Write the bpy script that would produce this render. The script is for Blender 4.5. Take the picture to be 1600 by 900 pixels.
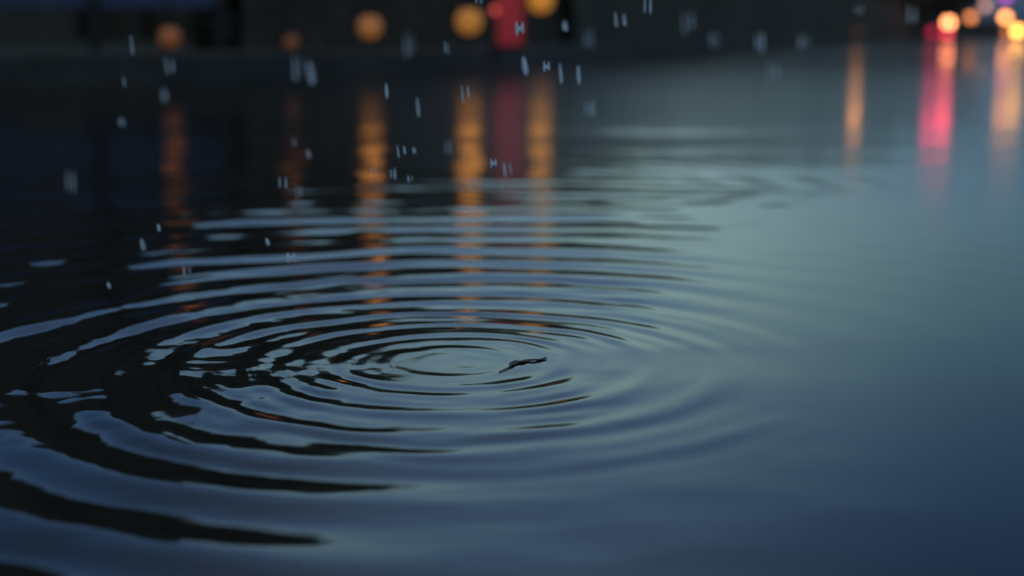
import bpy, bmesh, math, random
import numpy as np
from mathutils import Vector, Matrix

# ------------------------------------------------------------------ clear
for o in list(bpy.data.objects): bpy.data.objects.remove(o)
scene = bpy.context.scene
C = scene.collection
R = math.radians
random.seed(7)

# ------------------------------------------------------------------ camera
H = 0.30                 # lens height above the water, metres
FPX = 2250.0             # focal length in photo pixels (1600 wide)
PITCH = math.atan((450 - 55) / FPX)
cam_d = bpy.data.cameras.new('camera')
cam = bpy.data.objects.new('camera', cam_d); C.objects.link(cam)
cam.location = (0, 0, H)
cam.rotation_euler = (R(90) - PITCH, 0, 0)
cam_d.sensor_width = 36
cam_d.lens = 36 * FPX / 1600
cam_d.clip_start = 0.02
cam_d.clip_end = 3000
cam_d.dof.use_dof = True
cam_d.dof.focus_distance = 1.30
cam_d.dof.aperture_fstop = 3.1
cam_d.dof.aperture_blades = 0
scene.camera = cam

# ------------------------------------------------------------------ view
scene.view_settings.view_transform = 'Standard'
scene.view_settings.look = 'None'
scene.view_settings.gamma = 1
scene.view_settings.use_curve_mapping = False
scene.view_settings.exposure = 0.0

# ------------------------------------------------------------------ dusk sky
SUN_EL, SUN_AZ = R(3.0), R(150)
world = bpy.data.worlds.new('World'); scene.world = world
world.use_nodes = True
nt = world.node_tree; N = nt.nodes; L = nt.links
N.clear()
out = N.new('ShaderNodeOutputWorld'); bg = N.new('ShaderNodeBackground'); bg.inputs[1].default_value = 1.0
geo = N.new('ShaderNodeTexCoord')
sep = N.new('ShaderNodeSeparateXYZ'); L.new(geo.outputs['Generated'], sep.inputs[0])
elev = N.new('ShaderNodeMapRange'); elev.inputs['From Min'].default_value = 0; elev.inputs['From Max'].default_value = 1.0
L.new(sep.outputs['Z'], elev.inputs['Value'])
ramp = N.new('ShaderNodeValToRGB'); L.new(elev.outputs[0], ramp.inputs[0])
SKY = [(0.0, (.06, .10, .15)), (.045, (.16, .27, .36)), (.105, (.64, .98, 1.06)), (.16, (.70, 1.05, 1.20)), (.22, (.52, .85, 1.14)),
       (.29, (.38, .67, 1.06)), (.37, (.23, .45, .88)), (.6, (.36, .44, .55)), (.78, (.6, .62, .63)), (1.0, (.95, .93, .88))]
cr = ramp.color_ramp; cr.interpolation = 'B_SPLINE'
while len(cr.elements) < len(SKY): cr.elements.new(0.5)
for e, (p, c) in zip(cr.elements, SKY): e.position = p; e.color = (*c, 1)
# the clearing in the cloud lies a little right of straight ahead and dims towards both sides
nrm = N.new('ShaderNodeVectorMath'); nrm.operation = 'NORMALIZE'
flat = N.new('ShaderNodeVectorMath'); flat.operation = 'MULTIPLY'; flat.inputs[1].default_value = (1, 1, 0)
L.new(geo.outputs['Generated'], flat.inputs[0]); L.new(flat.outputs[0], nrm.inputs[0])
sp2 = N.new('ShaderNodeSeparateXYZ'); L.new(nrm.outputs[0], sp2.inputs[0])
lr_ = []
for (a_, b_, t_) in ((.05, .36, .50), (-.06, -.55, .45)):
    q = N.new('ShaderNodeMapRange'); q.interpolation_type = 'SMOOTHSTEP'
    q.inputs['From Min'].default_value = a_; q.inputs['From Max'].default_value = b_
    q.inputs['To Min'].default_value = 1; q.inputs['To Max'].default_value = t_
    L.new(sp2.outputs['X'], q.inputs['Value']); lr_.append(q)
lr = N.new('ShaderNodeMath'); lr.operation = 'MULTIPLY'; L.new(lr_[0].outputs[0], lr.inputs[0]); L.new(lr_[1].outputs[0], lr.inputs[1])
cn = N.new('ShaderNodeTexNoise'); cn.inputs['Scale'].default_value = 2.2; cn.inputs['Detail'].default_value = 4
mp = N.new('ShaderNodeMapping'); mp.inputs['Scale'].default_value = (1, 1, 3.0)
L.new(geo.outputs['Generated'], mp.inputs[0]); L.new(mp.outputs[0], cn.inputs['Vector'])
cm = N.new('ShaderNodeMapRange'); cm.inputs['From Min'].default_value = .3; cm.inputs['From Max'].default_value = .7
cm.inputs['To Min'].default_value = .88; cm.inputs['To Max'].default_value = 1.1
L.new(cn.outputs['Fac'], cm.inputs['Value'])
mm = N.new('ShaderNodeMath'); mm.operation = 'MULTIPLY'; L.new(lr.outputs[0], mm.inputs[0]); L.new(cm.outputs[0], mm.inputs[1])
sc_ = N.new('ShaderNodeVectorMath'); sc_.operation = 'SCALE'; tint = N.new('ShaderNodeMapRange'); tint.interpolation_type = 'SMOOTHSTEP'      # heavier blue cloud towards the right
tint.inputs['From Min'].default_value = .08; tint.inputs['From Max'].default_value = .40; ab = N.new('ShaderNodeMath'); ab.operation = 'ABSOLUTE'; L.new(sp2.outputs['X'], ab.inputs[0]); L.new(ab.outputs[0], tint.inputs['Value'])
tm = N.new('ShaderNodeMix'); tm.data_type = 'RGBA'; tm.blend_type = 'MULTIPLY'; L.new(tint.outputs[0], tm.inputs['Factor'])
L.new(ramp.outputs[0], tm.inputs['A']); tm.inputs['B'].default_value = (.52, .72, .97, 1)
L.new(tm.outputs['Result'], sc_.inputs[0]); L.new(mm.outputs[0], sc_.inputs['Scale'])
sky = N.new('ShaderNodeTexSky'); sky.sky_type = 'NISHITA'; sky.sun_disc = False
sky.sun_elevation = SUN_EL; sky.sun_rotation = SUN_AZ
sk = N.new('ShaderNodeVectorMath'); sk.operation = 'SCALE'; sk.inputs['Scale'].default_value = 0.006
L.new(sky.outputs[0], sk.inputs[0])
ad = N.new('ShaderNodeVectorMath'); ad.operation = 'ADD'; L.new(sc_.outputs[0], ad.inputs[0]); L.new(sk.outputs[0], ad.inputs[1])
L.new(ad.outputs[0], bg.inputs[0]); L.new(bg.outputs[0], out.inputs[0])

sd = bpy.data.lights.new('sun', 'SUN'); sd.energy = 0.03; sd.angle = R(20); sd.color = (1, .93, .85)
so = bpy.data.objects.new('sun', sd); C.objects.link(so)
so.rotation_euler = (R(90) - SUN_EL, 0, -SUN_AZ + R(180)); so.location = (0, -5, 10)

# ------------------------------------------------------------------ materials
def mat(name, col, rough=.7, var=.3, scale=6.0, bump=0.0, spec=.08, metal=0.0):
    m = bpy.data.materials.new(name); m.use_nodes = True
    n = m.node_tree.nodes; l = m.node_tree.links
    b = n['Principled BSDF']; b.inputs['Roughness'].default_value = rough
    b.inputs['Specular IOR Level'].default_value = spec; b.inputs['Metallic'].default_value = metal
    tc = n.new('ShaderNodeTexCoord'); no = n.new('ShaderNodeTexNoise')
    no.inputs['Scale'].default_value = scale; no.inputs['Detail'].default_value = 5
    l.new(tc.outputs['Object'], no.inputs['Vector'])
    mx = n.new('ShaderNodeMix'); mx.data_type = 'RGBA'
    mx.inputs['A'].default_value = (*[c * (1 - var) for c in col], 1)
    mx.inputs['B'].default_value = (*[min(1, c * (1 + var)) for c in col], 1)
    l.new(no.outputs['Fac'], mx.inputs['Factor']); l.new(mx.outputs['Result'], b.inputs['Base Color'])
    if bump:
        bp = n.new('ShaderNodeBump'); bp.inputs['Strength'].default_value = bump; bp.inputs['Distance'].default_value = .02
        l.new(no.outputs['Fac'], bp.inputs['Height']); l.new(bp.outputs[0], b.inputs['Normal'])
    return m
def glow(name, col, strength):
    m = bpy.data.materials.new(name); m.use_nodes = True
    n = m.node_tree.nodes; l = m.node_tree.links
    b = n['Principled BSDF']; b.inputs['Base Color'].default_value = (.5 * col[0], .5 * col[1], .5 * col[2], 1)
    b.inputs['Roughness'].default_value = .3
    b.inputs['Emission Color'].default_value = (*col, 1); b.inputs['Emission Strength'].default_value = strength
    return m

M_metal = mat('dark_painted_metal', (.03, .03, .035), .5, .2, 30)
M_stone = mat('wet_dark_stone', (.05, .047, .04), .75, .5, 4, .4, spec=.12)
M_grass = mat('dark_grass', (.045, .048, .035), .9, .5, 3, .5)
M_leaf = mat('dark_leaves', (.07, .064, .046), .8, .5, 5, spec=.1)
M_bark = mat('bark', (.11, .095, .075), .9, .4, 12, .5)
M_wallL = mat('dark_render', (.07, .061, .047), .8, .25, 2, .1)
M_roof = mat('roof_slate', (.07, .065, .055), .7, .3, 8, .2)
M_glass = mat('window_glass', (.03, .035, .045), .08, .1, 2)
M_frame = mat('window_frame', (.06, .06, .06), .5, .2, 9)
M_bluep = mat('blue_grey_panel', (.06, .08, .13), .6, .2, 3)

# water
M_water = bpy.data.materials.new('rain_water'); M_water.use_nodes = True
n = M_water.node_tree.nodes; l = M_water.node_tree.links; n.clear()
mo = n.new('ShaderNodeOutputMaterial')
g = n.new('ShaderNodeNewGeometry'); sx = n.new('ShaderNodeSeparateXYZ'); l.new(g.outputs['Position'], sx.inputs[0])
def mrange(src, a, b, c, d, interp='SMOOTHSTEP'):
    q = n.new('ShaderNodeMapRange'); q.interpolation_type = interp
    q.inputs['From Min'].default_value = a; q.inputs['From Max'].default_value = b
    q.inputs['To Min'].default_value = c; q.inputs['To Max'].default_value = d
    l.new(src, q.inputs['Value']); return q.outputs[0]
dv = n.new('ShaderNodeMath'); dv.operation = 'DIVIDE'; l.new(sx.outputs['X'], dv.inputs[0]); l.new(sx.outputs['Y'], dv.inputs[1])
shelter = mrange(dv.outputs[0], -.28, .08, .40, 1.0)
def mul(a_, b_):
    q = n.new('ShaderNodeMath'); q.operation = 'MULTIPLY'; l.new(a_, q.inputs[0]); l.new(b_, q.inputs[1]); return q.outputs[0]
r_sharp = mul(mrange(sx.outputs['Y'], 1.3, 5.0, .028, .085), mrange(sx.outputs['Y'], 5, 20, 1.0, .6))
r_wide = mul(mul(mrange(sx.outputs['Y'], 1.2, 4.2, .115, .165), mrange(sx.outputs['Y'], 4.5, 18, 1.0, .66)), shelter)
fr = n.new('ShaderNodeFresnel'); fr.inputs['IOR'].default_value = 1.34
gl1 = n.new('ShaderNodeBsdfAnisotropic'); gl1.distribution = 'GGX'; l.new(r_sharp, gl1.inputs['Roughness'])
gl2 = n.new('ShaderNodeBsdfAnisotropic'); gl2.distribution = 'GGX'; l.new(r_wide, gl2.inputs['Roughness'])
wmix = n.new('ShaderNodeMixShader'); 
l.new(mrange(sx.outputs['Y'], 1.2, 3.6, .38, .58), wmix.inputs[0])
l.new(gl1.outputs[0], wmix.inputs[1]); l.new(gl2.outputs[0], wmix.inputs[2])
body = n.new('ShaderNodeBsdfDiffuse'); body.inputs[0].default_value = (.019, .017, .012, 1)
ms = n.new('ShaderNodeMixShader'); l.new(fr.outputs[0], ms.inputs[0]); l.new(body.outputs[0], ms.inputs[1]); l.new(wmix.outputs[0], ms.inputs[2])
l.new(ms.outputs[0], mo.inputs[0])

# rain drops: clear glass mixed with a pale diffuse tone standing in for glints
def drop_mat(name, fac, rough):
    m = bpy.data.materials.new(name); m.use_nodes = True
    n2 = m.node_tree.nodes; l2 = m.node_tree.links; n2.clear()
    o2 = n2.new('ShaderNodeOutputMaterial'); gsh = n2.new('ShaderNodeBsdfGlass'); gsh.inputs['IOR'].default_value = 1.33
    gsh.inputs['Roughness'].default_value = rough
    tr = n2.new('ShaderNodeBsdfTranslucent'); tr.inputs[0].default_value = (.85, .92, .93, 1)
    df = n2.new('ShaderNodeBsdfDiffuse'); df.inputs[0].default_value = (.85, .92, .93, 1)
    a1 = n2.new('ShaderNodeMixShader'); a1.inputs[0].default_value = .6; l2.new(tr.outputs[0], a1.inputs[1]); l2.new(df.outputs[0], a1.inputs[2])
    a2 = n2.new('ShaderNodeMixShader'); a2.inputs[0].default_value = fac; l2.new(gsh.outputs[0], a2.inputs[1]); l2.new(a1.outputs[0], a2.inputs[2])
    l2.new(a2.outputs[0], o2.inputs[0]); return m
M_bright = drop_mat('glint_white_drop', .95, .05)
M_drop = drop_mat('rain_drop_water', .40, .03)
# ------------------------------------------------------------------ helpers
def tag(o, label=None, cat=None, group=None, kind=None):
    if label: o['label'] = label
    if cat: o['category'] = cat
    if group: o['group'] = group
    if kind: o['kind'] = kind
    return o
def empty(name, loc, rz=0):
    o = bpy.data.objects.new(name, None); C.objects.link(o); o.location = loc; o.rotation_euler = (0, 0, rz)
    o.empty_display_size = .1
    return o
def obj(name, bm, m, parent=None, smooth=False):
    me = bpy.data.meshes.new(name); bmesh.ops.recalc_face_normals(bm, faces=bm.faces); bm.to_mesh(me); bm.free()
    me.materials.append(m)
    if smooth: me.polygons.foreach_set('use_smooth', [True] * len(me.polygons))
    o = bpy.data.objects.new(name, me); C.objects.link(o)
    if parent: o.parent = parent
    return o
def box(bm, x0, x1, y0, y1, z0, z1, bev=0):
    r = bmesh.ops.create_cube(bm, size=1)
    for v in r['verts']:
        v.co = Vector(((x0 + x1) / 2 + v.co.x * (x1 - x0), (y0 + y1) / 2 + v.co.y * (y1 - y0), (z0 + z1) / 2 + v.co.z * (z1 - z0)))
    if bev:
        es = set(e for v in r['verts'] for e in v.link_edges)
        bmesh.ops.bevel(bm, geom=list(es), offset=bev, segments=2, affect='EDGES')
def lathe(bm, prof, seg=20, cx=0, cy=0):
    rings = []
    for r, z in prof:
        rings.append([bm.verts.new((cx + r * math.cos(2 * math.pi * k / seg), cy + r * math.sin(2 * math.pi * k / seg), z)) for k in range(seg)])
    for a, b in zip(rings, rings[1:]):
        for k in range(seg): bm.faces.new((a[k], a[(k + 1) % seg], b[(k + 1) % seg], b[k]))
    bm.faces.new(rings[0][::-1]); bm.faces.new(rings[-1])
def tube(bm, p0, p1, r0, r1, seg=8):
    p0, p1 = Vector(p0), Vector(p1); d = (p1 - p0).normalized()
    u = d.orthogonal().normalized(); w = d.cross(u)
    A = [bm.verts.new(p0 + r0 * (u * math.cos(a) + w * math.sin(a))) for a in [2 * math.pi * k / seg for k in range(seg)]]
    B = [bm.verts.new(p1 + r1 * (u * math.cos(a) + w * math.sin(a))) for a in [2 * math.pi * k / seg for k in range(seg)]]
    for k in range(seg): bm.faces.new((A[k], A[(k + 1) % seg], B[(k + 1) % seg], B[k]))
    bm.faces.new(A[::-1]); bm.faces.new(B)
def ray(px, py):
    """direction of a bearing/height pair measured on the photograph"""
    c, s_ = math.cos(PITCH), math.sin(PITCH)
    u, v = (px - 800) / FPX, (450 - py) / FPX
    return Vector((u, c + v * s_, -s_ + v * c))
def at(px, py, Y):
    d = ray(px, py); return Vector((d.x / d.y * Y, Y, H + d.z / d.y * Y))
def on_water(px, py):
    d = ray(px, py); k = -H / d.z; return Vector((d.x * k, d.y * k, 0))

# ------------------------------------------------------------------ water with its ripples
CX, CY = on_water(708, 567).xy
rng = np.random.default_rng(3)
def vnoise(x, y, seed):
    return (vnoise1(x * .82 - y * .57 + .37, x * .57 + y * .82 + .71, seed) * .72 + vnoise1(x * .31 * 1.9 + y * .95 * 1.9 + 5.3, -x * .95 * 1.9 + y * .31 * 1.9 + 9.1, seed + 100) * .38
            + vnoise1(x * 1.05 + y * .62 + 3.1, -x * .62 + y * 1.05 + 13.7, seed + 200) * .45)
def vnoise1(x, y, seed):
    """smooth value noise in numpy, about -1..1"""
    rg = np.random.default_rng(seed); T = rg.uniform(-1, 1, (256, 256))
    xi = np.floor(x).astype(np.int64); yi = np.floor(y).astype(np.int64)
    fx = x - xi; fy = y - yi
    fx = fx * fx * fx * (fx * (fx * 6 - 15) + 10); fy = fy * fy * fy * (fy * (fy * 6 - 15) + 10)
    g = lambda a, b: T[a & 255, b & 255]
    return ((g(xi, yi) * (1 - fx) + g(xi + 1, yi) * fx) * (1 - fy) + (g(xi, yi + 1) * (1 - fx) + g(xi + 1, yi + 1) * fx) * fy)
def sstep(a, b, x):
    t = np.clip((x - a) / (b - a), 0, 1); return t * t * (3 - 2 * t)
def height(X, Y):
    dx, dy = X - CX, Y - CY
    r = np.sqrt(dx * dx + dy * dy) + 1e-6
    th = np.arctan2(dy, dx)
    cs, sn = np.cos(th), np.sin(th)
    z = np.zeros_like(X)
    # the main rings: wavelength grows outwards
    a, b, r0 = .022, .175, .55
    lam0 = a + b * r0
    wob = .45 * vnoise(cs * 1.4 + 9, sn * 1.4 + r * 2.2, 11) + .30 * vnoise(X * 6, Y * 4, 12)
    ph = 2 * math.pi / b * np.log(1 + b * np.minimum(r, r0) / a) + 2 * math.pi * np.maximum(r - r0, 0) / lam0
    ph = ph - 1.2 + wob * (.6 + 2.0 * np.minimum(r, 1.2))
    lam = np.minimum(a + b * r, lam0)
    side = 1 - .94 * sstep(.0, .34, X - .06 * Y + .06)
    back = sstep(-.1, .6, dy)
    env = sstep(.0, .10, r) * (1 - (.95 - .25 * back) * sstep(.50 + .4 * back, 1.0 + 1.0 * back, r)) * side
    mod = 1 + .45 * vnoise(cs * 1.8 + 3, sn * 1.8 + r * 3, 13)
    left = sstep(.1, -.35, X)
    env = env * (1 - .42 * sstep(-.30, -.85, X) * sstep(1.5, 2.0, Y))
    mod = mod * (1 - .6 * back * sstep(-.05, -.5, X) * sstep(.0, .5, vnoise(X * 2.4, Y * 3.1, 44)))
    z += (.036 + (.030 + .022 * left) * sstep(.14, .34, r)) * lam / (2 * math.pi) * np.cos(ph) * env * mod * (1 - .5 * sstep(.36, .6, r) * sstep(-.2, .25, X) * (1 - back))\
        * (1 - .90 * sstep(.22, .34, r) * (1 - sstep(-.20, .08, dy)) * sstep(-.20, .0, X))
    # finer rings running inside them
    a, b = .016, .085
    ph = 2 * math.pi / b * np.log(1 + b * r / a) + 1.1 * vnoise(X * 14, Y * 9, 14)
    lam = a + b * r
    env = side * sstep(.03, .09, r) * (1 - sstep(.30, .40, r - .45 * np.maximum(0, sn * .5 - cs * .5))) * (.6 + .75 * vnoise(cs * 2.5 + 5, sn * 2.5 + r * 8, 15))
    z += .060 * sstep(.0, .16, r) * lam / (2 * math.pi) * np.cos(ph) * env
    # short chop riding on the left half of the rings
    ph = 2 * math.pi * r / .034 + 2.4 * vnoise(X * 7, Y * 5, 16)
    z += .060 * left * .034 / (2 * math.pi) * np.cos(ph) * sstep(.16, .26, r) * (1 - sstep(.5, .8, r)) * np.clip(.3 + 1.2 * vnoise(X * 4, Y * 3, 17), 0, 1)
    # weaker rings of neighbouring drops
    for (qx, qy, R0, lam, s) in ((-.42, 2.35, .30, .08, .018), (.02, 2.9, .5, .12, .018),
                                 (-.85, 2.1, .35, .07, .022), (-.95, 3.4, .5, .13, .030),
                                 (-.62, 1.05, .16, .04, .020)):
        q = np.sqrt((X - qx) ** 2 + (Y - qy) ** 2)
        z += s * lam / (2 * math.pi) * np.cos(2 * math.pi * q / lam) * np.exp(-((q - R0) / (R0 * .7)) ** 2)
    # low wind ripples lying across the view, stronger on the left and in the middle distance
    amp = sstep(1.35, 2.3, Y) * (1 - .85 * sstep(-.2, .45, X - .12 * Y)) 
    for (lx, ly, s, sd_) in ((.50, .16, .018, 21), (.40, .09, .013, 22), (1.3, .42, .022, 23)):
        res = sstep(1.2, 3.0, ly / (Y * Y / 675 * 2.2) )      # fade where too fine for the distance
        z += s * ly / 2.6 * vnoise(X / lx + 40, Y / ly + 40, sd_) * amp * res
    z += (.030 * .03 / 2.6 * vnoise(X / .045, Y / .03, 41) + .014 * .012 / 2.6 * vnoise(X / .02, Y / .014, 42)) * left * np.exp(-(r / .6) ** 2)
    # slow uneven swell everywhere
    z += (.0014 * vnoise(X * 3.1 + 7, Y * 4.6, 31) + .0006 * vnoise(X * 8 + 7, Y * 13, 32)) * side
    return z
def build_water():
    tin = np.linspace(-.44, .44, 1150)
    tout = .44 * np.geomspace(1.01, 8, 50)
    t = np.concatenate([-tout[::-1], tin, tout])
    yin = np.linspace(1150, 14, 1250)
    Yr = FPX * H / yin
    Y = np.concatenate([np.linspace(-.35, Yr[0] - .02, 12), Yr, np.array([52, 60, 75, 95, 130, 200, 330, 600.])])
    T, YY = np.meshgrid(t, Y)
    XX = T * (YY + .5) * 1.0
    XX = np.where(np.abs(T) <= .44, T * (YY + .45 * 0 + .15), T * (YY + .15))
    Z = height(XX, YY)
    # waves die out under the far sheet
    Z *= (1 - sstep(12, 30, YY))
    co = np.stack([XX, YY, Z], -1).reshape(-1, 3).astype(np.float32)
    ny, nx = T.shape
    i = np.arange(ny - 1)[:, None] * nx + np.arange(nx - 1)[None, :]
    f = np.stack([i, i + 1, i + nx + 1, i + nx], -1).reshape(-1).astype(np.int32)
    me = bpy.data.meshes.new('water')
    nf = len(f) // 4
    me.vertices.add(len(co)); me.vertices.foreach_set('co', co.ravel())
    me.loops.add(len(f)); me.loops.foreach_set('vertex_index', f)
    me.polygons.add(nf); me.polygons.foreach_set('loop_start', np.arange(0, nf * 4, 4, dtype=np.int32))
    me.polygons.foreach_set('use_smooth', np.ones(nf, dtype=bool))
    me.update(calc_edges=True)
    me.materials.append(M_water)
    o = bpy.data.objects.new('water', me); C.objects.link(o)
    tag(o, kind='structure')
build_water()

# ------------------------------------------------------------------ far bank: (bearing in px, distance of the water's edge)
SH = [(-3200, 6.0), (-1400, 6.6), (-600, 7.2), (0, 8.3), (265, 9.0), (500, 10.3), (733, 11.5), (845, 15.5), (1000, 24), (1200, 44), (1400, 70), (1620, 95), (2300, 120), (4200, 140)]
def shore_L(px):
    for (a, la), (b, lb) in zip(SH, SH[1:]):
        if a <= px <= b: return la + (lb - la) * (px - a) / (b - a)
    return SH[-1][1]
edge = [((p - 800) / FPX / .985 * d, d) for p, d in SH]
BANK = .16
bm = bmesh.new()
top = [bm.verts.new((x, y, BANK)) for x, y in edge]
far = [bm.verts.new(((p - 800) / FPX * 900, 900, BANK + 1.5)) for p, d in SH]
for k in range(len(top) - 1): bm.faces.new((top[k], top[k + 1], far[k + 1], far[k]))
tag(obj('ground', bm, M_grass), kind='structure')
# kerb / quay wall along the edge
bm = bmesh.new()
prof = [(-.04, -.5), (-.04, BANK + .015), (-.02, BANK + .035), (.26, BANK + .035), (.28, BANK + .02), (.28, -.5)]
rows = []
for k, (x, y) in enumerate(edge):
    a = Vector(edge[max(k - 1, 0)]); b = Vector(edge[min(k + 1, len(edge) - 1)])
    d = (b - a).normalized(); nn = Vector((-d.y, d.x))
    rows.append([bm.verts.new((x + nn.x * s, y + nn.y * s, z)) for s, z in prof])
for A, B in zip(rows, rows[1:]):
    for k in range(len(prof) - 1): bm.faces.new((A[k], B[k], B[k + 1], A[k + 1]))
tag(obj('quay_wall', bm, M_stone), 'low dark wet stone quay wall running along the far edge of the water', 'wall')

# ------------------------------------------------------------------ lamps
def globe_lamp(px, py, Y, rpx, col, strength, label, group=None, base=None):
    p = at(px, py, Y); rr = rpx / FPX * Y
    z0 = BANK if base is None else base
    root = empty('globe_lamp', (p.x, p.y, z0))
    tag(root, label, 'lamp', group)
    zc = p.z - z0
    bm = bmesh.new()
    s = max(.012, rr * .18)
    zb = max(zc - rr * .96, .01)
    lathe(bm, [(s * 2.6, 0), (s * 2.6, .01), (s * 1.2, .02), (s, zb * .6), (s * 1.5, zb)], 14)
    obj('post', bm, M_metal, root, True)
    bm = bmesh.new(); bmesh.ops.create_uvsphere(bm, u_segments=24, v_segments=16, radius=rr)
    bmesh.ops.translate(bm, verts=bm.verts, vec=(0, 0, zc))
    obj('globe', bm, glow('lamp_glow', col, strength), root, True)
    bm = bmesh.new(); lathe(bm, [(rr * .5, zc + rr * .88), (rr * .42, zc + rr * 1.02), (rr * .1, zc + rr * 1.12)], 14)
    obj('cap', bm, M_metal, root, True)
    return root
AMB = (1.0, .36, .08)
G1 = 'amber globe lamps along the left quay'
def quay_lamp(px, py, Y, rpx, col, lo, hi, up, label, group=None):
    """low dim globe; brighter head above the frame is added to strengthen its reflection"""
    root = globe_lamp(px, py, Y, rpx, col, lo, label, group or G1)
    p = at(px, py, Y); rr = min(rpx, 14) / FPX * Y; zh = at(px, up, Y).z - BANK; zc = p.z - BANK
    bm = bmesh.new(); lathe(bm, [(rr * .20, zc + rpx / FPX * Y), (rr * .16, zh - rr * 2.2)], 12); obj('added_stem', bm, M_metal, root, True)
    bm = bmesh.new(); lathe(bm, [(rr * .6, zh - rr * 2.2), (rr * 1.0, zh - rr * 1.9), (rr * 1.15, zh + rr * 1.2), (rr * .9, zh + rr * 1.5)], 20)
    h = obj('added_head', bm, glow('added_head_glow', col, hi), root, True)  # added out-of-frame source that brightens the streak on the water
    bm = bmesh.new(); lathe(bm, [(rr * 1.9, zh + rr * 1.53), (rr * 1.7, zh + rr * 1.75), (rr * .2, zh + rr * 2.3)], 20)
    obj('added_hood', bm, M_metal, h, True)
quay_lamp(265, 58, 9.3, 16, (1, .28, .07), .07, .32, -62, 'dimmest brown orange globe lamp at the far left of the quay')
quay_lamp(578, 42, 11.0, 18, AMB, .16, 1.7, -66, 'soft amber globe lamp second from the left on the quay')
quay_lamp(733, 33, 11.9, 20, (1.0, .38, .06), .26, 2.9, -72, 'big bright amber globe lamp just left of the red light column')
quay_lamp(455, 66, 10.2, 11, (1, .28, .08), .03, .30, -95, 'nearly dark globe lamp between the dimmest and the second amber lamps')
quay_lamp(845, 0, 15.9, 19, (1.0, .38, .05), .40, 1.8, -90, 'amber globe lamp cut by the top edge, right of the red light column')
G2 = 'small round lights on the distant right bank'
globe_lamp(1482, 35, 85, 7, (1, .34, .12), 10, 'brightest peach orange light on the distant bank above the pink reflection', G2)
globe_lamp(1517, 27, 86, 6, (1, .30, .07), 2.6, 'dull brown orange light just right of the brightest light', G2)
globe_lamp(1540, 9, 92, 6, (.9, .45, .35), 1.6, 'greyish pink light highest on the distant bank', G2)
globe_lamp(1573, 50, 94.5, 5, (1, .32, .12), 1.8, 'faint orange light half hidden below the ringed orange light', G2)
globe_lamp(1572, -4, 97, 5, (.8, .12, .9), 3, 'small purple light cut by the top edge at far right', G2)


quay_lamp(1003, 46, 25, 9, (1, .62, .12), .03, 2.2, -45, 'nearly dark olive lamp right of the amber lamp cut by the top edge', G2)
quay_lamp(1571, 27, 93, 6, (1, .34, .09), 8, 7, -60, 'ringed orange light near the right edge, upper of a close pair', G2)
quay_lamp(1590, 48, 93.5, 6.5, (1, .42, .08), 10, 8, -50, 'yellow amber light closest to the right edge and the water', G2)
quay_lamp(1340, 50, 57, 5, (1, .36, .09), .06, 11, -55, 'faint low reddish light on the bank above the narrow orange reflection', G2)
quay_lamp(1457, 50, 84, 6, (1, .03, .13), .8, 9, -80, 'dim red light low over the water left of the brightest peach light', G2)
quay_lamp(1480, 52, 83.5, 6, (1, .05, .10), 2.5, 16, -70, 'small red light tucked under the brightest peach light', G2)

# red light column on the quay
p = at(797, 55, 12.6)
root = tag(empty('light_column', (p.x, p.y, BANK)), 'dim red glowing light column standing on the quay between two amber globes', 'light column')
bm = bmesh.new(); w = .11; box(bm, -w, w, -w, w, .05, 1.05, .02); obj('red_panel', bm, glow('red_glow', (1, .02, .045), .06), root)
bm = bmesh.new(); box(bm, -w * 1.2, w * 1.2, -w * 1.2, w * 1.2, 0, .048, .01); obj('base', bm, M_metal, root)
bm = bmesh.new(); box(bm, -w * 1.2, w * 1.2, -w * 1.2, w * 1.2, 1.052, 1.10, .01); obj('cap', bm, M_metal, root)
globe_lamp(773, 16, 12.2, 5, (1, .12, .10), 1.0, 'tiny coral light at the left side of the red light column')

# ------------------------------------------------------------------ buildings on the left
def house(px0, px1, Y, h, label, depth=5, windows=(), wallm=M_wallL, roof_h=.8):
    x0, x1 = (px0 - 800) / FPX * Y, (px1 - 800) / FPX * Y
    cx = (x0 + x1) / 2; w = x1 - x0
    root = tag(empty('building', (cx, Y, BANK)), label, 'building')
    bm = bmesh.new(); box(bm, -w / 2, w / 2, 0, depth, 0, h); obj('wall', bm, wallm, root)
    bm = bmesh.new(); e = .12
    a = [bm.verts.new(v) for v in ((-w/2-e, -e, h+.003), (w/2+e, -e, h+.003), (w/2+e, depth+e, h+.003), (-w/2-e, depth+e, h+.003))]
    b = [bm.verts.new(v) for v in ((-w/2+.3, depth/2, h+roof_h), (w/2-.3, depth/2, h+roof_h))]
    bm.faces.new(a[::-1]); bm.faces.new((a[0], a[1], b[1], b[0])); bm.faces.new((a[2], a[3], b[0], b[1]))
    bm.faces.new((a[1], a[2], b[1])); bm.faces.new((a[3], a[0], b[0]))
    obj('roof', bm, M_roof, root)
    for (u, v, ww, wh) in windows:
        bm = bmesh.new()
        for (qa, qb, qc, qd) in ((u-.05, u, v-.05, v+wh+.05), (u+ww, u+ww+.05, v-.05, v+wh+.05)):
            box(bm, qa, qb, -.03, .05, qc, qd)
        for (qc, qd) in ((v-.05, v), (v+wh, v+wh+.05)): box(bm, u, u+ww, -.03, .05, qc, qd)
        f = obj('window', bm, M_frame, root)
        bm = bmesh.new(); box(bm, u, u+ww, -.008, .04, v, v+wh); obj('pane', bm, M_glass, f)
    return root
house(-1500, 130, 27, 7.7, 'wide two storey dark building at the far left behind the quay', windows=[(-4.5+2.4*k, z, 1.1, 1.3) for k in range(6) for z in (1, 3.6)], depth=7, roof_h=.9)
house(150, 232, 28.5, 9.0, 'tall narrow dark stair tower between the two dark buildings', windows=[(-.3, 2+2*k, .6, 1.2) for k in range(3)], depth=3, roof_h=.4)
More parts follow.
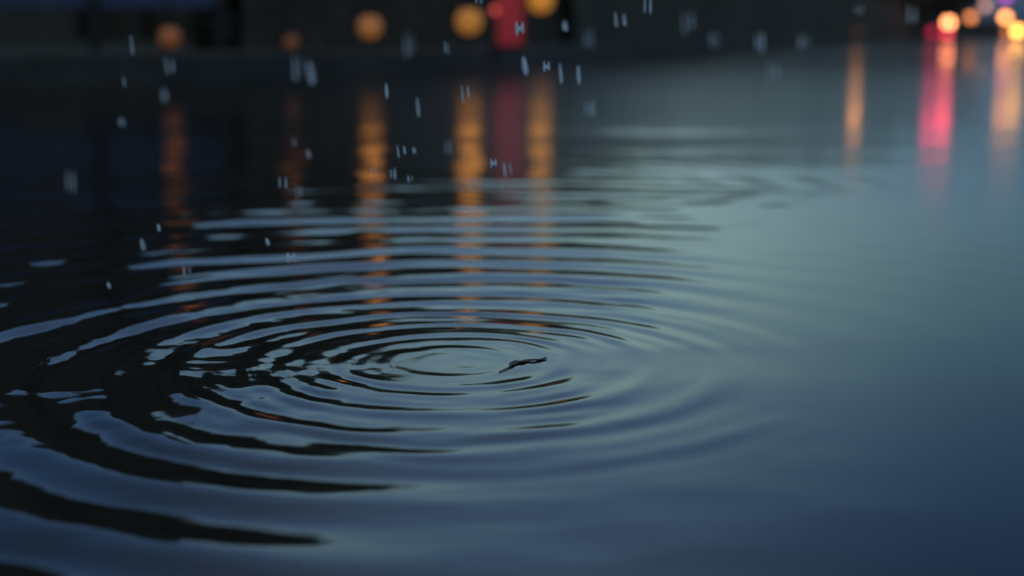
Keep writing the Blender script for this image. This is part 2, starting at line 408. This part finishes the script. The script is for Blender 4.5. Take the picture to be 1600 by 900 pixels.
house(240, 372, 29, 7.0, 'dark rendered house above the pale blue fence panel', windows=[(-.6, 1, .8, 1.1), (-.6, 3, .8, 1.1)], depth=6)
house(376, 560, 30, 6.6, 'narrow black building between the pale blue strip and the second lamp', windows=[(-.9, 1, .8, 1.1), (.2, 3, .8, 1.1)], depth=6)
# blue-grey boarded panels in front of the house
def panel(px0, px1, Y, z0, z1, label, m):
    x0, x1 = (px0-800)/FPX*Y, (px1-800)/FPX*Y
    root = tag(empty('fence_panel', ((x0+x1)/2, Y, BANK)), label, 'fence')
    w = (x1-x0)/2
    bm = bmesh.new(); nb = 6
    for k in range(nb):
        a = z0 + (z1-z0)*k/nb; box(bm, -w+.03, w-.03, -.015, .015, a+.004, a+(z1-z0)/nb-.004)
    obj('boards', bm, m, root)
    for s in (-1, 1):
        bm = bmesh.new(); box(bm, s*w-.025, s*w+.025, -.028, .028, 0, z1+.05); obj('post', bm, M_metal, root)
panel(160, 352, 10.6, .335, 1.0, 'blue grey boarded fence panel at the top left, ending at the black building', M_bluep)
panel(-40, 156, 10.55, .335, 1.0, 'darker fence panel in the top left corner', mat('dark_blue_panel', (.06, .075, .12), .7, .2, 3))

# ------------------------------------------------------------------ trees
def leaf_crown(rx, ry, rz, cz, nclump, nleaf, size, seed):
    rg = random.Random(seed); bm = bmesh.new()
    for c in range(nclump):
        while True:
            v = Vector((rg.uniform(-1, 1), rg.uniform(-1, 1), rg.uniform(-1, 1)))
            if .25 < v.length < 1: break
        cc = Vector((v.x * rx, v.y * ry, cz + v.z * rz)); cr_ = rg.uniform(.16, .34) * rx
        for k in range(nleaf):
            d = Vector((rg.gauss(0, 1), rg.gauss(0, 1), rg.gauss(0, .8))) * cr_ * .55
            s = size * rg.uniform(.6, 1.4)
            u = Vector((rg.uniform(-1, 1), rg.uniform(-1, 1), rg.uniform(-1, 1))).normalized(); w_ = u.orthogonal().normalized()
            q = cc + d
            bm.faces.new([bm.verts.new(q + u * s), bm.verts.new(q + w_ * s * .55), bm.verts.new(q - u * s), bm.verts.new(q - w_ * s * .55)])
    return bm
def tree(px, Y, h, rx, label, seed):
    x = (px - 800) / FPX * Y
    root = tag(empty('tree', (x, Y, BANK + .2 + Y*.001)), label, 'tree', 'dark trees along the far bank')
    rg = random.Random(seed)
    bm = bmesh.new(); tube(bm, (0, 0, -.4), (.05*h*.3, 0, h * .45), h * .028, h * .018)
    for k in range(5):
        a = k * 1.3; tube(bm, (.015*h, 0, h * (.28 + .04 * k)), (math.cos(a) * rx * .6, math.sin(a) * rx * .6, h * (.5 + .06 * k)), h * .010, h * .004, 6)
    obj('trunk', bm, M_bark, root)
    obj('crown', leaf_crown(rx, rx * .8, h * .40, h * .58, 70, 55, rx * .085, seed), M_leaf, root)
TR = [(440, 24, 5.0, 1.7), (560, 25, 5.0, 1.8), (655, 27, 4.9, 1.9), (750, 29, 4.6, 2.1), (835, 32, 4.2, 2.1), (915, 37, 3.9, 2.1),
      (990, 44, 4.0, 2.4), (1075, 55, 4.7, 2.9), (1160, 66, 5.4, 3.3), (1250, 78, 6.2, 3.9), (1340, 90, 6.6, 4.3), (1425, 105, 6.0, 4.4)]
TL = ['broad dark tree rising behind the narrow black building', 'dark tree behind the second amber lamp', 'dark tree between the second and third amber lamps',
      'dark tree behind the brightest amber lamp', 'dark tree behind the red light column and fourth amber lamp', 'dark tree just right of the fourth amber lamp',
      'dark tree where the bank starts to recede, fifth after the black building', 'dark tree in the middle of the receding bank', 'dark tree near the pale blurred raindrop on the receding bank',
      'dark tree left of the lone low orange light', 'dark tree behind the lone low orange light', 'last dark tree left of the red light']
for k, (a, b) in enumerate(zip(TR, TL)): tree(*a, b, 100 + k)
# clipped hedge closing the view under the crowns
def hedge(px0, px1, Y0, Y1, h, label, seed):
    rg = random.Random(seed)
    a = Vector(((px0-800)/FPX*Y0, Y0, BANK)); b = Vector(((px1-800)/FPX*Y1, Y1, BANK))
    root = tag(empty('hedge', a), label, 'hedge'); d = b - a; ln = d.length
    bm = bmesh.new(); nrm_ = Vector((-d.y, d.x, 0)).normalized()
    nseg = 60
    prev = None
    for k in range(nseg + 1):
        c = d * (k / nseg); hh = h * (1 + .12 * rg.uniform(-1, 1)); tk = h*.25
        cur = [bm.verts.new(c - nrm_*tk*rg.uniform(.8, 1.2) + Vector((0,0,-.3))), bm.verts.new(c - nrm_*tk*rg.uniform(.7, 1.1) + Vector((0,0,hh*.85))), bm.verts.new(c + Vector((0,0,hh))),
               bm.verts.new(c + nrm_*tk + Vector((0,0,hh*.85))), bm.verts.new(c + nrm_*tk + Vector((0,0,-.3)))]
        if prev:
            for q in range(4): bm.faces.new((prev[q], cur[q], cur[q+1], prev[q+1]))
        prev = cur
    for k in range(5000):
        c = d * rg.random() + Vector((0, 0, rg.uniform(0, h*1.08))) + nrm_ * rg.uniform(-.33, .33) * h
        s = h * .035; u = Vector((rg.uniform(-1, 1), rg.uniform(-1, 1), rg.uniform(-1, 1))).normalized(); w_ = u.orthogonal()
        bm.faces.new([bm.verts.new(c + u*s), bm.verts.new(c + w_*s), bm.verts.new(c - u*s), bm.verts.new(c - w_*s)])
    obj('foliage', bm, M_leaf, root)
hedge(345, 860, 12.8, 20, 1.1, 'long dark hedge behind the amber globe lamps', 5)
hedge(840, 1430, 19.5, 118, 1.9, 'dark hedge running back along the receding right bank', 6)
hedge(1390, 2600, 125, 150, 1.5, 'low far hedge behind the lights at the top right', 8)

# ------------------------------------------------------------------ rain drops in the air
def drop_mesh(seed):
    """a falling drop: its paired glints are modelled as two long lobes"""
    rg = random.Random(seed); bm = bmesh.new()
    tilt = rg.uniform(.0, .09)
    seg, rings = 10, 12
    def lobe(cx, cz, rx, rz):  # each lobe gives one of the drop's two glints a shape
        r = bmesh.ops.create_uvsphere(bm, u_segments=seg, v_segments=rings, radius=1)
        for v in r['verts']:
            t = v.co.z; f = 1 - .35 * t
            v.co = Vector((cx + v.co.x * rx * f + tilt * rz * t * -1, v.co.y * rx * f, cz + t * rz))
    g_ = rg.uniform(.20, .31)
    lobe(-g_, rg.uniform(-.1, .1), rg.uniform(.07, .13), rg.uniform(.65, 1.0)); lobe(g_, rg.uniform(-.25, .25), rg.uniform(.06, .12), rg.uniform(.5, .95))
    if seed == 9:
        r = bmesh.ops.create_uvsphere(bm, u_segments=seg, v_segments=8, radius=1)
    else: r = {'verts': []}
    for v in r['verts']: v.co = Vector((v.co.x * .34, v.co.y * .05, -.12 + v.co.z * .22))
    me = bpy.data.meshes.new('raindrop'); bm.to_mesh(me); bm.free(); me.materials.append(M_drop)
    me.polygons.foreach_set('use_smooth', [True] * len(me.polygons)); return me
def thin_mesh(seed):
    rg = random.Random(seed); bm = bmesh.new(); tilt = rg.uniform(.05, .14)
    r = bmesh.ops.create_uvsphere(bm, u_segments=10, v_segments=14, radius=1)
    for v in r['verts']:
        t = v.co.z; v.co = Vector((v.co.x * .45 * (1 - .3 * t) - tilt * t * 2, v.co.y * .45, t))
    me = bpy.data.meshes.new('raindrop'); bm.to_mesh(me); bm.free(); me.materials.append(M_drop)
    me.polygons.foreach_set('use_smooth', [True] * len(me.polygons)); return me
DM = [drop_mesh(i) for i in range(8)]; HM = drop_mesh(9); TM = [thin_mesh(i) for i in range(4)]
# px, py, width, height, distance, thin?, label
DR = [
 (265, 102, 22, 45, 2.1, 0, 'large pale raindrop hanging right under the dimmest brown orange lamp'),
 (257, 148, 9, 28, 2.6, 1, 'faint grey raindrop just below the pale drop under the dimmest lamp'),
 (206, 70, 5, 42, 1.9, 1, 'long hair thin slanted raindrop left of the dimmest lamp'),
 (194, 127, 4, 24, 1.9, 1, 'short thin violet raindrop below the long slanted one at left'),
 (190, 190, 9, 16, 2.3, 1, 'small dim round raindrop over black water, far left'),
 (466, 108, 22, 60, 2.5, 0, 'largest pale blue raindrop over black water between first and second lamps'),
 (486, 113, 12, 50, 2.5, 1, 'slim pale raindrop touching the right side of the largest pale blue drop'),
 (460, 222, 11, 28, 2.0, 0, 'faint raindrop in front of the dim brown reflection, upper of two'),
 (482, 240, 7, 20, 2.0, 1, 'little faint raindrop to the lower right of the one before the brown reflection'),
 (442, 285, 16, 26, 1.7, 0, 'grey raindrop left of the brown reflection, level with the first blue ripples'),
 (467, 300, 13, 38, 2.0, 0, 'tall faint raindrop close right of the grey drop at the first blue ripples'),
 (455, 402, 19, 27, 1.42, 0, 'bright white sharp raindrop just above the outer ripple ring'),
 (418, 378, 6, 14, 1.5, 1, 'tiny raindrop up and left of the bright drop above the outer ring'),
 (292, 424, 15, 24, 1.65, 0, 'grey raindrop over the outer ring at the foot of the dimmest lamp reflection'),
 (223, 382, 7, 22, 1.8, 1, 'faint bluish raindrop over dark water left of the dimmest reflection'),
 (248, 356, 5, 14, 1.5, 1, 'tiny pale raindrop touching the left side of the dimmest reflection'),
 (170, 446, 5, 12, 1.5, 1, 'lowest and smallest raindrop, over the outer ripples at left'),
 (110, 283, 20, 58, 2.3, 0, 'tall blurred blue raindrop alone near the left edge'),
 (627, 236, 16, 25, 1.45, 0, 'bright sharp raindrop right beside the second lamp reflection'),
 (647, 235, 5, 12, 1.6, 1, 'tiny dull raindrop right of the bright one beside the second reflection'),
 (614, 271, 14, 25, 1.5, 0, 'greyish raindrop just below the bright one beside the second reflection'),
 (641, 280, 10, 15, 1.5, 0, 'small square looking raindrop lowest in the cluster beside the second reflection'),
 (584, 266, 10, 20, 1.6, 0, 'bluish raindrop in front of the second lamp orange reflection'),
 (604, 142, 5, 27, 1.5, 1, 'thin white raindrop at the top right of the second lamp reflection'),
 (653, 167, 5, 35, 1.7, 1, 'thin blue raindrop alone on dark water between second and third reflections'),
 (701, 230, 16, 38, 2.0, 0, 'soft pale raindrop touching the left side of the third lamp reflection'),
 (727, 145, 14, 35, 1.5, 0, 'raindrop in front of the top of the third, brightest orange reflection'),
 (698, 73, 9, 26, 1.55, 0, 'small raindrop under the left side of the biggest amber globe'),
 (771, 254, 14, 27, 1.42, 0, 'bright sharp raindrop just right of the third orange reflection'),
 (793, 266, 15, 30, 1.65, 0, 'greyer raindrop on the right side of the bright one by the third reflection'),
 (783, 291, 9, 27, 1.7, 0, 'faint raindrop underneath the pair right of the third reflection'),
 (812, 43, 18, 40, 1.42, 0, 'brightest white raindrop, in front of the red light column'),
 (820, 103, 9, 33, 1.7, 1, 'dull raindrop under the brightest white one at the red reflection'),
 (854, 103, 14, 31, 1.42, 0, 'crisp white raindrop above the fourth lamp reflection'),
 (876, 115, 5, 36, 1.6, 1, 'thin raindrop just right of the crisp one over the fourth reflection'),
 (904, 117, 6, 34, 1.6, 1, 'thin whitish raindrop, second to the right of the crisp one'),
 (921, 168, 28, 42, 2.2, 0, 'wide blurred grey raindrop right of the fourth reflection'),
 (640, 72, 20, 56, 2.8, 0, 'very faint blurred raindrop between the second and third amber globes'),
 (920, 60, 18, 52, 2.6, 0, 'dim greenish blurred raindrop over the dark bank right of the fourth lamp'),
 (883, 40, 11, 22, 1.9, 1, 'small dim raindrop immediately right of the fourth amber lamp'),
 (969, 30, 22, 33, 1.7, 0, 'bluish double raindrop over the dark bank near the middle of the top edge'),
 (1012, 8, 14, 36, 1.5, 0, 'pale blue raindrop cut by the top edge over the dark bank'),
 (1075, 34, 24, 56, 2.6, 0, 'tall blurred teal raindrop over the dark bank, right of centre'),
 (1117, 60, 20, 38, 2.8, 0, 'barely visible blurred raindrop right of the tall teal one'),
 (1187, 65, 24, 52, 2.5, 0, 'blurred light grey raindrop, brightest over the dark right bank'),
 (1257, 66, 22, 30, 2.8, 0, 'dim blue raindrop halfway from the light grey drop to the narrow orange reflection'),
 (1342, 15, 17, 24, 2.3, 0, 'little blue raindrop straight above the narrow orange reflection'),
 (1425, 22, 30, 46, 2.2, 0, 'widest pale blue raindrop, at the top edge left of the peach light'),
 (1208, 112, 24, 50, 2.8, 0, 'ghostly raindrop below the light grey one, over the first blue water'),
 (748, 1, 12, 12, 1.5, 0, 'short white raindrop cut by the top edge above the biggest amber globe'),
]
for k, (px, py, w, h_, Y, thin, lab) in enumerate(DR):
    me = (TM[k % len(TM)] if thin else DM[k % len(DM)])
    if Y < 1.56 or 'bright' in lab or 'crisp' in lab or 'thin w' in lab or 'short white' in lab:
        if Y == 1.42: me = HM
        me = me.copy(); me.materials[0] = M_bright
    o = bpy.data.objects.new('raindrop', me); C.objects.link(o)
    Y = float(np.interp(Y, [1.42, 1.5, 1.8, 2.1, 2.4, 2.8], [1.14, 1.10, 1.03, .93, .85, .78]))
    Y = min(Y, FPX * 2 * H / (830 + py))
    o.location = at(px, py, Y)
    sx_ = w / FPX * Y / (.9 if thin else .87); sz_ = h_ / 2 / FPX * Y
    sx_ *= .9; sz_ *= .88
    if Y < 1: sx_ *= .76; sz_ *= .82
    o.scale = (sx_, sx_, sz_)
    tag(o, lab, 'raindrop', 'raindrops falling over the water')

# ------------------------------------------------------------------ dark reflection fragment by the ring centre, modelled as a floating scrap
base = on_water(820, 567)
tw = tag(empty('reflection_fleck', (base.x, base.y, .0012)), 'narrow dark reflection fleck, modelled as a flat scrap, on the right side of the innermost rings', 'reflection_fleck')
bm = bmesh.new(); n_ = 16; rows = []
P0, P1 = on_water(798, 575) - base, on_water(846, 560) - base
dr = (P1 - P0); nv = Vector((-dr.y, dr.x, 0)).normalized()
for k in range(n_ + 1):
    t = k / n_; w = .0045 * math.sin(math.pi * t ** .8) ** .8 * (1 + .25 * math.sin(k * 2.1)) + .0003
    c = P0 + dr * t + nv * .006 * math.sin(t * 5.0)
    rows.append([bm.verts.new(c + nv * w * q + Vector((0, 0, .0005 * abs(q) + .0004 * math.sin(k * 1.3) + z))) for q, z in ((-1, 0), (-.5, .0006), (0, 0), (.5, .0006), (1, 0), (0, -.0008))])
for A, B in zip(rows, rows[1:]):
    for k in range(6): bm.faces.new((A[k], A[(k + 1) % 6], B[(k + 1) % 6], B[k]))
bm.faces.new(rows[0]); bm.faces.new(rows[-1][::-1])
M_fleck = mat('red_brown_reflection', (.045, .018, .015), .6, .3, 200, spec=.3)  # dark tone of a reflected building put into the scrap's colour
obj('fleck_strip', bm, M_fleck, tw, True)
bm = bmesh.new(); p = on_water(780, 583) - base
tube(bm, P0 + Vector((0, 0, .0002)), p, .0007, .0005, 7); obj('fleck_tail', bm, M_fleck, tw, True)
